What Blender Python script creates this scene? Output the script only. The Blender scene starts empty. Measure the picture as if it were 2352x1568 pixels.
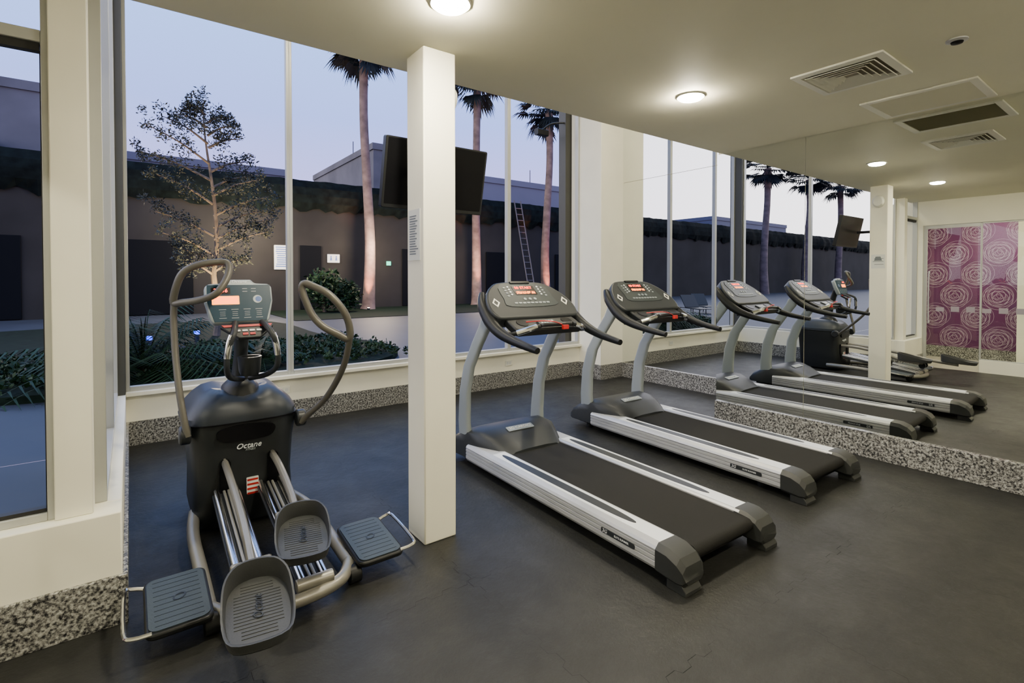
import bpy, bmesh, math, random
from mathutils import Vector, Matrix, Euler, noise as mnoise
random.seed(7)
S=bpy.context.scene; C=S.collection; V=Vector; PI=math.pi
X3=V((1,0,0)); Y3=V((0,1,0)); Z3=V((0,0,1))
PANES=False
# ---------------------------------------------------------------- materials
def mat(name,col,rough=.5,metal=0,emit=None,es=0,noise=0,nscale=8,bump=0,bscale=60,coat=0,spec=None):
    m=bpy.data.materials.new(name); m.use_nodes=True; nt=m.node_tree; N=nt.nodes; L=nt.links
    b=N['Principled BSDF']; b.inputs['Base Color'].default_value=(*col,1)
    b.inputs['Roughness'].default_value=rough; b.inputs['Metallic'].default_value=metal
    if coat: b.inputs['Coat Weight'].default_value=coat
    if spec is not None: b.inputs['Specular IOR Level'].default_value=spec
    if emit: b.inputs['Emission Color'].default_value=(*emit,1); b.inputs['Emission Strength'].default_value=es
    if noise or bump: tc=N.new('ShaderNodeTexCoord')
    if noise:
        n=N.new('ShaderNodeTexNoise'); n.inputs['Scale'].default_value=nscale; n.inputs['Detail'].default_value=6
        L.new(tc.outputs['Object'],n.inputs['Vector'])
        r=N.new('ShaderNodeValToRGB'); r.color_ramp.elements[0].position=.3; r.color_ramp.elements[1].position=.7
        r.color_ramp.elements[0].color=(*[c*(1-noise) for c in col],1); r.color_ramp.elements[1].color=(*[min(1,c*(1+noise)) for c in col],1)
        L.new(n.outputs['Fac'],r.inputs['Fac']); L.new(r.outputs['Color'],b.inputs['Base Color'])
    if bump:
        n=N.new('ShaderNodeTexNoise'); n.inputs['Scale'].default_value=bscale; n.inputs['Detail'].default_value=4
        L.new(tc.outputs['Object'],n.inputs['Vector'])
        bp=N.new('ShaderNodeBump'); bp.inputs['Strength'].default_value=bump; bp.inputs['Distance'].default_value=.01
        L.new(n.outputs['Fac'],bp.inputs['Height']); L.new(bp.outputs['Normal'],b.inputs['Normal'])
    return m
M={}
M['cream']=mat('cream_paint',(.82,.80,.67),.6,noise=.03,nscale=3)
M['ceiling']=mat('ceiling_paint',(.74,.72,.56),.7,noise=.02,nscale=2)
M['darkwall']=mat('dark_jamb',(.05,.05,.042),.5)
M['alu']=mat('aluminium_frame',(.44,.45,.43),.4,.3)
M['gasket']=mat('black_gasket',(.012,.012,.012),.6)
M['black']=mat('black_plastic',(.008,.009,.010),.42,bump=.08,bscale=300,spec=.3)
M['gblack']=mat('glossy_black',(.004,.004,.005),.3,spec=.10)
M['dgrey']=mat('dark_grey_plastic',(.020,.023,.026),.42,bump=.06,bscale=300,spec=.3)
M['capgrey']=mat('end_cap_grey',(.024,.026,.026),.42,bump=.06,bscale=300,spec=.35)
M['house']=mat('housing_charcoal',(.011,.013,.015),.36,bump=.05,bscale=250,spec=.35)
M['hood']=mat('hood_slate',(.016,.021,.029),.42,spec=.35)
M['silver']=mat('silver_paint',(.49,.50,.51),.38,.4,noise=.04)
M['lsilver']=mat('light_silver',(.72,.75,.78),.4,.15)
M['upr']=mat('upright_grey',(.28,.315,.33),.42,.2)
M['taupe']=mat('taupe_tube',(.092,.086,.072),.45,.3)
M['tsilver']=mat('champagne_metal',(.25,.24,.21),.38,.5)
M['chrome']=mat('chrome',(.75,.75,.75),.14,1)
M['padblue']=mat('step_pad',(.026,.037,.045),.5,bump=.1,bscale=150)
M['pedal']=mat('pedal_grey',(.032,.034,.035),.5,bump=.1,bscale=150)
M['belt']=mat('belt_rubber',(.013,.0128,.012),.8,bump=.5,bscale=400,spec=.2)
M['white']=mat('white_plastic',(.75,.75,.66),.4)
M['paper']=mat('paper',(.62,.64,.62),.6)
M['greyink']=mat('grey_ink',(.12,.14,.16),.6)
M['red']=mat('red_plastic',(.42,.012,.012),.35)
M['orange']=mat('orange_led',(.9,.25,.05),.5,emit=(1,.22,.03),es=6)
M['redled']=mat('red_led',(.9,.05,.02),.5,emit=(1,.06,.02),es=7)
M['ledpanel']=mat('amber_backlight',(.8,.3,.05),.5,emit=(1,.25,.02),es=4)
M['panel']=mat('console_panel_teal',(.010,.036,.062),.35,spec=.2)
M['panelg']=mat('console_face_grey',(.028,.036,.039),.38,spec=.3)
M['screen']=mat('screen_dark',(.012,.005,.004),.25,spec=.3)
M['lens']=mat('lamp_lens',(1,.97,.85),.4,emit=(1,.90,.68),es=900)
M['slens']=mat('spot_lens',(1,.97,.85),.4,emit=(1,.7,.45),es=60)
M['bark']=mat('tree_bark',(.08,.06,.04),.85,noise=.4,nscale=6)
M['palmbark']=mat('palm_trunk',(.115,.078,.07),.85,noise=.4,nscale=3,bump=.4,bscale=8)
M['leaf']=mat('olive_leaf',(.022,.027,.023),.6,noise=.4,nscale=1.5,spec=.2)
M['palmleaf']=mat('palm_leaf',(.008,.013,.016),.7,noise=.3,nscale=1,spec=.2)
M['shrub']=mat('groundcover_leaf',(.010,.028,.008),.6,noise=.5,nscale=2,spec=.2)
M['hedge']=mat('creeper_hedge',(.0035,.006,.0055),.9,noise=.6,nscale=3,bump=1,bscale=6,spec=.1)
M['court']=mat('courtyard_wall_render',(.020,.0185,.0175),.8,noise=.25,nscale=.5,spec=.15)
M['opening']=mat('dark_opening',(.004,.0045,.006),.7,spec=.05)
M['conc']=mat('concrete',(.085,.08,.092),.85,noise=.25,nscale=.4)
M['conc2']=mat('pale_render',(.12,.115,.15),.85,noise=.08,nscale=.3)
M['patio']=mat('patio_concrete',(.030,.036,.049),.6,noise=.15,nscale=.6,spec=.3)
M['grass']=mat('lawn',(.005,.011,.006),.9,noise=.4,nscale=8,spec=.1)
M['green']=mat('green_sign',(.02,.5,.3),.5,emit=(.1,1,.6),es=1.5)
M['blueled']=mat('blue_lamp',(.02,.05,.9),.5,emit=(.02,.08,1),es=4)
M['corrfloor']=mat('corridor_floor',(.5,.47,.4),.25)
M['sky_blue']=mat('sign_blue',(.06,.12,.35),.5)
M['grille']=mat('grille_taupe',(.24,.21,.15),.6)

def granite():
    m=bpy.data.materials.new('granite'); m.use_nodes=True; nt=m.node_tree; N=nt.nodes; L=nt.links; b=N['Principled BSDF']
    tc=N.new('ShaderNodeTexCoord'); v=N.new('ShaderNodeTexNoise'); v.inputs['Scale'].default_value=66; v.inputs['Detail'].default_value=6; v.inputs['Roughness'].default_value=.7
    L.new(tc.outputs['Object'],v.inputs['Vector']); r=N.new('ShaderNodeValToRGB'); e=r.color_ramp.elements
    e[0].position=.37; e[0].color=(.012,.012,.014,1); e[1].position=.66; e[1].color=(.50,.50,.48,1)
    x=e.new(.45); x.color=(.07,.069,.069,1); x=e.new(.54); x.color=(.26,.26,.245,1)
    L.new(v.outputs['Fac'],r.inputs['Fac']); L.new(r.outputs['Color'],b.inputs['Base Color']); b.inputs['Roughness'].default_value=.25
    return m
M['granite']=granite()
def mathn(nt,op,a,b=None,c=None):
    n=nt.nodes.new('ShaderNodeMath'); n.operation=op
    for i,x in enumerate((a,b,c)):
        if x is None: continue
        if isinstance(x,(int,float)): n.inputs[i].default_value=x
        else: nt.links.new(x,n.inputs[i])
    return n.outputs[0]
def rubber():
    m=bpy.data.materials.new('rubber_mat_floor'); m.use_nodes=True; nt=m.node_tree; N=nt.nodes; L=nt.links; b=N['Principled BSDF']
    tc=N.new('ShaderNodeTexCoord'); s=N.new('ShaderNodeSeparateXYZ'); L.new(tc.outputs['Object'],s.inputs[0])
    n=N.new('ShaderNodeTexNoise'); n.inputs['Scale'].default_value=3.2; n.inputs['Detail'].default_value=12; n.inputs['Roughness'].default_value=.75; n.inputs['Distortion'].default_value=.3
    L.new(tc.outputs['Object'],n.inputs['Vector'])
    ns=N.new('ShaderNodeTexNoise'); ns.inputs['Scale'].default_value=1.3; L.new(tc.outputs['Object'],ns.inputs['Vector'])
    vis=mathn(nt,'MINIMUM',mathn(nt,'MAXIMUM',mathn(nt,'MULTIPLY',mathn(nt,'SUBTRACT',ns.outputs['Fac'],.42),4),.12),.75)
    def seam(a,o,off):
        w=mathn(nt,'SINE',mathn(nt,'MULTIPLY',o,2*PI*7)); w=mathn(nt,'MULTIPLY',mathn(nt,'MINIMUM',mathn(nt,'MAXIMUM',mathn(nt,'MULTIPLY',w,3),-1),1),.014)
        f=mathn(nt,'FRACT',mathn(nt,'ADD',mathn(nt,'ADD',a,w),off)); d=mathn(nt,'ABSOLUTE',mathn(nt,'SUBTRACT',f,.5))
        return mathn(nt,'LESS_THAN',d,.0016)
    sm=mathn(nt,'MAXIMUM',seam(s.outputs[0],s.outputs[1],.12),seam(s.outputs[1],s.outputs[0],.3))
    sm=mathn(nt,'MULTIPLY',sm,vis)
    r=N.new('ShaderNodeValToRGB')
    r.color_ramp.elements[0].position=.36; r.color_ramp.elements[0].color=(.0105,.0108,.0100,1); r.color_ramp.elements[1].position=.70; r.color_ramp.elements[1].color=(.0235,.0235,.0205,1)
    x=r.color_ramp.elements.new(.52); x.color=(.0145,.0147,.0133,1)
    L.new(n.outputs['Fac'],r.inputs['Fac'])
    mx=N.new('ShaderNodeMix'); mx.data_type='RGBA'; L.new(sm,mx.inputs['Factor']); L.new(r.outputs['Color'],mx.inputs[6]); mx.inputs[7].default_value=(.001,.001,.001,1)
    L.new(mx.outputs[2],b.inputs['Base Color'])
    n2=N.new('ShaderNodeTexNoise'); n2.inputs['Scale'].default_value=26; n2.inputs['Detail'].default_value=7; n2.inputs['Roughness'].default_value=.65; L.new(tc.outputs['Object'],n2.inputs['Vector'])
    rr=N.new('ShaderNodeMapRange'); rr.inputs[1].default_value=.3; rr.inputs[2].default_value=.7; rr.inputs[3].default_value=.56; rr.inputs[4].default_value=.42; L.new(n.outputs['Fac'],rr.inputs[0]); L.new(rr.outputs[0],b.inputs['Roughness'])
    L.new(mathn(nt,'MULTIPLY',mathn(nt,'SUBTRACT',1,sm),.34),b.inputs['Specular IOR Level'])
    bp=N.new('ShaderNodeBump'); bp.inputs['Strength'].default_value=.7; bp.inputs['Distance'].default_value=.005
    L.new(n2.outputs['Fac'],bp.inputs['Height']); L.new(bp.outputs['Normal'],b.inputs['Normal'])
    return m
M['rubber']=rubber()
def purple():
    m=bpy.data.materials.new('purple_circle_wallpaper'); m.use_nodes=True; nt=m.node_tree; N=nt.nodes; L=nt.links; b=N['Principled BSDF']
    tc=N.new('ShaderNodeTexCoord'); s=N.new('ShaderNodeSeparateXYZ'); L.new(tc.outputs['Object'],s.inputs[0])
    nz=N.new('ShaderNodeTexNoise'); nz.inputs['Scale'].default_value=4; L.new(tc.outputs['Object'],nz.inputs['Vector'])
    mask=None
    for gy,gz in ((0,0),(.5,.5)):
        py=mathn(nt,'SUBTRACT',mathn(nt,'FRACT',mathn(nt,'ADD',mathn(nt,'DIVIDE',s.outputs[1],.62),gy)),.5); py=mathn(nt,'MULTIPLY',py,.62)
        pz=mathn(nt,'SUBTRACT',mathn(nt,'FRACT',mathn(nt,'ADD',mathn(nt,'DIVIDE',s.outputs[2],.80),gz)),.5); pz=mathn(nt,'MULTIPLY',pz,.80)
        for oy,oz,fr in ((0,0,135),(.035,.02,110),(-.03,.03,120),(.01,-.04,100)):
            a=mathn(nt,'SUBTRACT',py,oy); c=mathn(nt,'SUBTRACT',pz,oz)
            d=mathn(nt,'SQRT',mathn(nt,'ADD',mathn(nt,'MULTIPLY',a,a),mathn(nt,'MULTIPLY',c,c)))
            dd=mathn(nt,'ADD',d,mathn(nt,'MULTIPLY',nz.outputs['Fac'],.008))
            q=mathn(nt,'GREATER_THAN',mathn(nt,'SINE',mathn(nt,'MULTIPLY',dd,fr)),.955)
            q=mathn(nt,'MULTIPLY',q,mathn(nt,'LESS_THAN',d,.235)); q=mathn(nt,'MULTIPLY',q,mathn(nt,'GREATER_THAN',d,.03))
            mask=q if mask is None else mathn(nt,'MAXIMUM',mask,q)
    mx=N.new('ShaderNodeMix'); mx.data_type='RGBA'; L.new(mask,mx.inputs['Factor']); mx.inputs[6].default_value=(.085,.009,.078,1); mx.inputs[7].default_value=(.34,.27,.35,1)
    L.new(mx.outputs[2],b.inputs['Base Color']); b.inputs['Roughness'].default_value=.5
    return m
M['purple']=purple()
def glass(name,tint,base=.05,rough=0):
    m=bpy.data.materials.new(name); m.use_nodes=True; nt=m.node_tree; N=nt.nodes; L=nt.links; N.clear()
    o=N.new('ShaderNodeOutputMaterial'); t=N.new('ShaderNodeBsdfTransparent'); t.inputs[0].default_value=(*tint,1)
    g=N.new('ShaderNodeBsdfGlossy'); g.inputs['Roughness'].default_value=rough; g.inputs[0].default_value=(.9,.95,1,1)
    lw=N.new('ShaderNodeLayerWeight'); lw.inputs[0].default_value=.5
    f=mathn(nt,'ADD',mathn(nt,'MULTIPLY',mathn(nt,'POWER',lw.outputs['Facing'],4),.5),base)
    mx=N.new('ShaderNodeMixShader'); L.new(f,mx.inputs[0]); L.new(t.outputs[0],mx.inputs[1]); L.new(g.outputs[0],mx.inputs[2]); L.new(mx.outputs[0],o.inputs[0])
    return m
M['glass']=glass('window_glass',(.80,.84,.9),.06); M['clear']=glass('partition_glass',(.92,.95,.93),.04)
M['frost']=mat('frosted_film',(.30,.27,.32),.7)
M['mirror']=mat('mirror_silver',(.84,.86,.83),.0,1)

# ---------------------------------------------------------------- geometry helpers
WS={}
def root_of(o):
    while o.parent: o=o.parent
    return o
def obj(name,bm,m,parent=None,bevel=0,sharp=35,seg=2):
    if parent is not None:
        r=root_of(parent)
        if r.name in WS: bmesh.ops.translate(bm,verts=bm.verts,vec=-WS[r.name])
    bmesh.ops.recalc_face_normals(bm,faces=bm.faces)
    me=bpy.data.meshes.new(name); bm.to_mesh(me); bm.free()
    if len(me.polygons):
        me.polygons.foreach_set('use_smooth',[True]*len(me.polygons)); me.set_sharp_from_angle(angle=math.radians(sharp))
    me.materials.append(M[m]); o=bpy.data.objects.new(name,me); C.objects.link(o); o.parent=parent
    if bevel:
        b=o.modifiers.new('bevel','BEVEL'); b.width=bevel; b.segments=seg; b.limit_method='ANGLE'; b.angle_limit=math.radians(40); b.harden_normals=False
    return o
def raw(name,verts,faces,m,parent=None):
    if parent is not None:
        r=root_of(parent)
        if r.name in WS: verts=[V(v)-WS[r.name] for v in verts]
    me=bpy.data.meshes.new(name); me.from_pydata([tuple(v) for v in verts],[],faces); me.update()
    me.materials.append(M[m]); o=bpy.data.objects.new(name,me); C.objects.link(o); o.parent=parent; return o
def thing(name,label,cat,loc=(0,0,0),rz=0,group=None,ws=False):
    o=bpy.data.objects.new(name,None); C.objects.link(o); o.empty_display_size=.1
    o.location=loc; o.rotation_euler=(0,0,rz); o['label']=label; o['category']=cat
    if group: o['group']=group
    if ws: WS[o.name]=V(loc)
    return o
def tag(o,label,cat,group=None,kind=None):
    o['label']=label; o['category']=cat
    if group: o['group']=group
    if kind: o['kind']=kind
    return o
def st(o,label=None,cat=None):
    o['kind']='structure'
    if label: o['label']=label
    if cat: o['category']=cat
    return o
def dup(r,loc,rz,label,group=None,parent=None):
    def rec(o,p):
        c=o.copy(); C.objects.link(c); c.parent=p
        for ch in list(o.children): rec(ch,c)
        return c
    n=rec(r,None); n.location=loc; n.rotation_euler=(0,0,rz); n['label']=label
    if group: n['group']=group
    return n
def NB(): return bmesh.new()
def box(bm,x0,x1,y0,y1,z0,z1):
    vs=[bm.verts.new((x,y,z)) for z in (z0,z1) for y in (y0,y1) for x in (x0,x1)]
    for f in ((0,1,3,2),(4,5,7,6),(0,1,5,4),(2,3,7,6),(0,2,6,4),(1,3,7,5)): bm.faces.new([vs[i] for i in f])
    return bm
def bx(*a): return box(NB(),*a)
def quad(pts): 
    bm=NB(); bm.faces.new([bm.verts.new(p) for p in pts]); return bm
def prism(bm,pts,o,ux,uy,t0,t1):
    o=V(o); ux=V(ux).normalized(); uy=V(uy).normalized(); n=ux.cross(uy)
    a=[bm.verts.new(o+ux*p[0]+uy*p[1]+n*t0) for p in pts]; b=[bm.verts.new(o+ux*p[0]+uy*p[1]+n*t1) for p in pts]
    bm.faces.new(a); bm.faces.new(b[::-1]); k=len(pts)
    for i in range(k): bm.faces.new((a[i],a[(i+1)%k],b[(i+1)%k],b[i]))
    return bm
def PR(*a): return prism(NB(),*a)
def rr(w,h,r,cx=0,cy=0,n=5):
    out=[]
    for sx,sy,a0 in ((1,1,0),(-1,1,90),(-1,-1,180),(1,-1,270)):
        for i in range(n+1):
            a=math.radians(a0+90*i/n); out.append((cx+sx*(w/2-r)+r*math.cos(a),cy+sy*(h/2-r)+r*math.sin(a)))
    return out
def circ(r,n=24,cx=0,cy=0): return [(cx+r*math.cos(2*PI*i/n),cy+r*math.sin(2*PI*i/n)) for i in range(n)]
def smooth(pts,k=4,closed=False):
    P=[V(p) for p in pts]; n=len(P); out=[]
    rng=range(n) if closed else range(n-1)
    for i in rng:
        g=(lambda j:P[j%n]) if closed else (lambda j:P[max(0,min(n-1,j))])
        p0,p1,p2,p3=g(i-1),g(i),g(i+1),g(i+2)
        for s in range(k):
            t=s/k; out.append(.5*((2*p1)+(-p0+p2)*t+(2*p0-5*p1+4*p2-p3)*t*t+(-p0+3*p1-3*p2+p3)*t**3))
    if not closed: out.append(P[-1])
    return out
def S2(pts,k=3): return [tuple(p)[:2] for p in smooth([(a,b_,0) for a,b_ in pts],k,True)]
def tube(bm,pts,r,seg=12,k=4,closed=False,flat=None):
    P=smooth(pts,k,closed) if k>1 else [V(p) for p in pts]; n=len(P)
    if isinstance(r,(int,float)): R=[r]*n
    else:
        R=[]
        for i in range(n):
            t=i/(n-1)*(len(r)-1); a=int(min(t,len(r)-2)); R.append(r[a]+(r[a+1]-r[a])*(t-a))
    rings=[]; up=None
    for i in range(n):
        t=((P[(i+1)%n]-P[i-1]) if closed or 0<i<n-1 else (P[1]-P[0] if i==0 else P[-1]-P[-2])).normalized()
        if up is None: up=(Z3 if abs(t.z)<.9 else Y3); 
        u=(up-t*up.dot(t)).normalized(); up=u; w=t.cross(u)
        fl=flat or (1,1)
        rings.append([bm.verts.new(P[i]+(u*math.cos(2*PI*j/seg)*fl[0]+w*math.sin(2*PI*j/seg)*fl[1])*R[i]) for j in range(seg)])
    m=n if closed else n-1
    for i in range(m):
        a=rings[i]; b=rings[(i+1)%n]
        for j in range(seg): bm.faces.new((a[j],a[(j+1)%seg],b[(j+1)%seg],b[j]))
    if not closed: bm.faces.new(rings[0]); bm.faces.new(rings[-1][::-1])
    return bm
def T(pts,r,seg=12,k=4,closed=False,flat=None): return tube(NB(),pts,r,seg,k,closed,flat)
def loft(bm,rings):
    R=[[bm.verts.new(p) for p in r] for r in rings]; n=len(R[0])
    for a,b in zip(R,R[1:]):
        for j in range(n): bm.faces.new((a[j],a[(j+1)%n],b[(j+1)%n],b[j]))
    bm.faces.new(R[0]); bm.faces.new(R[-1][::-1]); return bm
def sup(cx,cy,z,hw,hd,e=3.5,n=28):
    out=[]
    for i in range(n):
        a=2*PI*i/n; c,s=math.cos(a),math.sin(a)
        out.append((cx+hw*math.copysign(abs(c)**(2/e),c),cy+hd*math.copysign(abs(s)**(2/e),s),z))
    return out
def text(name,body,size,o,ux,uy,m,parent,ex=.0008,off=.0012,shear=0,align='CENTER',line=1.0):
    cu=bpy.data.curves.new('tmp','FONT'); cu.body=body; cu.size=size; cu.extrude=ex; cu.align_x=align; cu.align_y='CENTER'; cu.shear=shear; cu.space_line=line; cu.resolution_u=2
    t=bpy.data.objects.new('tmp',cu); C.objects.link(t); bpy.context.view_layer.update()
    me=bpy.data.meshes.new_from_object(t.evaluated_get(bpy.context.evaluated_depsgraph_get())); bpy.data.objects.remove(t)
    ux=V(ux).normalized(); uy=V(uy).normalized(); n=ux.cross(uy); o=V(o)+n*off
    if parent is not None:
        r=root_of(parent)
        if r.name in WS: o=o-WS[r.name]
    mt=Matrix(((ux.x,uy.x,n.x,o.x),(ux.y,uy.y,n.y,o.y),(ux.z,uy.z,n.z,o.z),(0,0,0,1)))
    me.transform(mt); me.name=name; me.materials.clear(); me.materials.append(M[m]); q=bpy.data.objects.new(name,me); C.objects.link(q); q.parent=parent; return q

# ---------------------------------------------------------------- room dimensions
CH=2.87; YW=5.87; SOF=3.06; XM=5.1; XA=6.2; TOP=4.6; GR=.22; SILL=.54
st(obj('floor',quad([(-.04,2.88,0),(-.04,YW,0),(XA+.1,YW,0),(XA+.1,-3,0),(-.9,-3,0),(-.9,2.88,0)]),'rubber'),'dark rubber puzzle mat gym floor')
st(obj('ceiling',bx(-4,XM+.05,-3,SOF,CH,CH+.12),'ceiling'),'smooth cream ceiling')
st(obj('trim_1',bx(-.2,XA+.1,SOF-.1,SOF,CH+.121,TOP),'ceiling'),'upstand above the ceiling edge')
st(obj('ceiling_high',bx(-.2,XA+.1,SOF-.1,YW+.2,TOP,TOP+.1),'ceiling'),'high ceiling over the window bay')
st(obj('wall_back',bx(-.25,5.72,YW,YW+.18,0,SILL-.04),'cream',bevel=.004),'low cream wall under tall windows')
st(obj('trim_2',bx(-.04,5.72,YW-.06,YW+.05,SILL-.08,SILL-.0395),'cream',bevel=.006),'window sill ledge')
st(obj('baseboard_back',bx(-.04,5.70,YW-.02,YW,0,GR),'granite'),'granite skirting under windows')
st(obj('wall_back_pier',bx(5.71,XA+.12,5.4,YW+.18,0,TOP),'cream',bevel=.005),'cream pier beside the corner mirror')
bm=bx(5.69,XA,5.38,5.4,0,GR); box(bm,5.69,5.71,5.4,YW-.02,0,GR)
st(obj('baseboard_pier',bm,'granite'))
st(obj('wall_right',bx(XM+.02,XM+.2,-3,3.10,0,CH),'cream'),'wall behind the mirrors')
st(obj('wall_right_return',bx(XM+.02,XA+.12,3.0,3.12,0,TOP),'cream'))
st(obj('wall_alcove',bx(XA+.02,XA+.12,3.12,5.4,0,TOP),'cream'))
st(obj('baseboard_right',bx(XM-.03,XM+.02,-3,3.12,0,GR),'granite',bevel=.003),'speckled granite skirting under the long mirror')
st(obj('baseboard_alcove',bx(XA-.03,XA+.02,3.12,5.38,0,GR),'granite'))
def mir(label,*a):
    return tag(obj('wall_mirror',bx(*a),'mirror'),label,'mirror',None)
mir('frameless wall mirror panel left of the vertical joint, reflecting two treadmills',XM,XM+.02,2.222,3.12,GR,CH)
mir('large frameless wall mirror panel at far right reflecting purple wall',XM,XM+.02,-.6,2.218,GR,CH)
mir('tall narrow mirror in the window bay corner reflecting the tall windows',XA,XA+.02,3.12,5.4,GR,3.02)
mir('upper mirror strip above the joint in window bay corner',XA,XA+.02,3.12,5.4,3.026,TOP)
st(obj('wall_left_front',bx(-.9,-.04,2.88,3.04,0,SILL-.04),'cream',bevel=.006),'low cream wall at left under window')
st(obj('wall_left',bx(-.22,-.04,3.04,YW,0,SILL-.04),'cream',bevel=.006),'low cream return wall under side glazing')
bm=bx(-.9,-.02,2.86,2.88,0,GR); box(bm,-.04,-.02,2.88,YW-.02,0,GR)
st(obj('baseboard_left',bm,'granite',bevel=.003),'speckled granite skirting at left')
st(obj('trim_3',bx(-.27,-.14,2.93,3.05,SILL-.04,TOP),'cream',bevel=.004),'cream corner post between left windows')
st(obj('trim_4',bx(-.20,-.04,YW-.16,YW+.1,SILL-.04,TOP),'darkwall',bevel=.004),'dark jamb in window corner')
def window(n,axis,p,a0,a1,z0,z1,fw=.05,dep=.07,bars=(),label=None,gl='glass',fm='alu',pane=PANES):
    bm=NB()
    def b(u0,u1,w0,w1):
        if axis=='x': box(bm,u0,u1,p-dep/2,p+dep/2,w0,w1)
        else: box(bm,p-dep/2,p+dep/2,u0,u1,w0,w1)
    b(a0,a0+fw/2,z0,z1); b(a1-fw/2,a1,z0,z1); b(a0+fw/2,a1-fw/2,z0,z0+fw*.7); b(a0+fw/2,a1-fw/2,z1-fw,z1)
    for z in bars: b(a0+fw/2,a1-fw/2,z,z+fw)
    f=st(obj('window_%d'%n,bm,fm,bevel=.003),label)
    if axis=='x': q=[(a0,p,z0),(a1,p,z0),(a1,p,z1),(a0,p,z1)]
    else: q=[(p,a0,z0),(p,a1,z0),(p,a1,z1),(p,a0,z1)]
    if pane: obj('pane',quad(q),gl,f)
    return f
for i,(a,b_) in enumerate(((-.04,1.39),(1.39,2.86),(2.86,4.33),(4.33,5.71))):
    window(i+1,'x',YW+.03,a,b_,SILL-.04,TOP,.06,label='tall window number %d from the left in back wall'%(i+1))
window(5,'y',-.13,3.05,4.4,SILL-.04,TOP,label='side glazing next to corner post'); window(6,'y',-.13,4.4,YW-.16,SILL-.04,TOP,label='side glazing next to dark jamb')
w7=window(7,'x',2.99,-.9,-.27,SILL-.04,TOP,bars=(2.55,),label='front left window with transom bar')
bm=NB(); box(bm,-.87,-.30,2.97,3.01,2.515,2.55); box(bm,-.30,-.285,2.97,3.01,SILL,2.515); box(bm,-.87,-.30,2.97,3.01,SILL-.005,SILL+.012); obj('gasket',bm,'gasket',w7)
st(obj('column',bx(1.35,1.56,2.65,2.87,0,CH),'cream',bevel=.008),'square cream column standing in the room','column')
st(obj('wall_rear',bx(-4,XM+.2,-3.12,-3,0,CH),'cream'),'cream wall behind the viewer')
XP=-.9
st(obj('wall_partition_sill',bx(XP-.1,XP,-3,2.12,0,.2),'cream'))
yy=[2.12,.6,-.9,-3]
W=[window(8+k,'y',XP-.05,yy[k+1],yy[k],.2,2.45,.024,.03,label='glass partition bay toward corridor',gl='clear',pane=True) for k in range(3)]
st(obj('trim_5',bx(XP-.1,XP,-3,2.88,2.45,CH),'cream'))
bm=NB(); box(bm,XP-.06,XP-.04,2.12,2.132,0,2.45); box(bm,XP-.07,XP-.03,2.83,2.88,0,2.45); box(bm,XP-.07,XP-.03,2.132,2.83,2.39,2.45)
d=st(obj('door_1',bm,'alu'),'frameless glass door with long steel pull')
obj('pane',quad([(XP-.05,2.13,0),(XP-.05,2.83,0),(XP-.05,2.83,2.39),(XP-.05,2.13,2.39)]),'clear',d)
obj('door_handle',T([(XP-.04,2.79,.80),(XP+.01,2.79,.82),(XP+.01,2.79,1.6),(XP-.04,2.79,1.62)],.009,8),'silver',d)
for k in range(18):
    y=2.7-k*.2
    w=d if y>2.15 else (W[0] if y>.6 else (W[1] if y>-.9 else W[2]))
    obj('frosted_square',bx(XP-.047,XP-.045,y-.11,y,.97,1.06 if k%3 else 1.04),'frost',w)
st(obj('floor_corridor',bx(-4,XP,-3,3.25,-.05,0),'corrfloor'))
st(obj('wall_purple',bx(-2.6,-2.5,.4,3.25,.22,CH),'purple'),'purple wall with scribbled white circles','wall')
st(obj('baseboard_corridor',bx(-2.62,-2.48,.4,3.25,0,.22),'granite'))
st(obj('wall_corridor_end',bx(-4,XP,3.25,3.35,0,CH),'cream'))
st(obj('wall_corridor_return',bx(XP-.1,XP,2.88,3.25,0,CH),'cream'))
st(obj('wall_corridor_left',bx(-4.1,-4,-3,3.35,0,CH),'cream'))
st(obj('ceiling_corridor',bx(-4,XP-.1,SOF,3.3,CH,CH+.12),'ceiling'))
st(obj('column_corridor',bx(-2.3,-2.05,1.5,1.86,0,CH),'cream'))

# ---------------------------------------------------------------- ceiling fixtures
def downlight(x,y,label,grp=None,z=CH):
    t=thing('downlight',label,'ceiling light',(x,y,z),0,grp)
    bm=NB(); n=32
    loft(bm,[[(r*math.cos(2*PI*i/n),r*math.sin(2*PI*i/n),zz) for i in range(n)] for r,zz in ((.100,0),(.100,-.006),(.095,-.010),(.084,-.010))])
    obj('trim_ring',bm,'white',t)
    bm=NB(); n=20; loft(bm,[[(r*math.cos(2*PI*i/n),r*math.sin(2*PI*i/n),zz) for i in range(n)] for r,zz in ((.082,-.0101),(.077,-.022),(.052,-.030))])
    obj('lens',bm,'lens',t)
    return t
def lamp(kind,name,loc,energy,col,size=.1,rot=(0,0,0),**k):
    l=bpy.data.lights.new(name,kind); l.energy=energy; l.color=col
    if kind=='AREA': l.size=size; l.shape='DISK'
    elif kind in('POINT','SPOT'): l.shadow_soft_size=size
    for a,b_ in k.items(): setattr(l,a,b_)
    o=bpy.data.objects.new(name,l); o.location=loc; o.rotation_euler=rot; C.objects.link(o); return o
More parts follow.
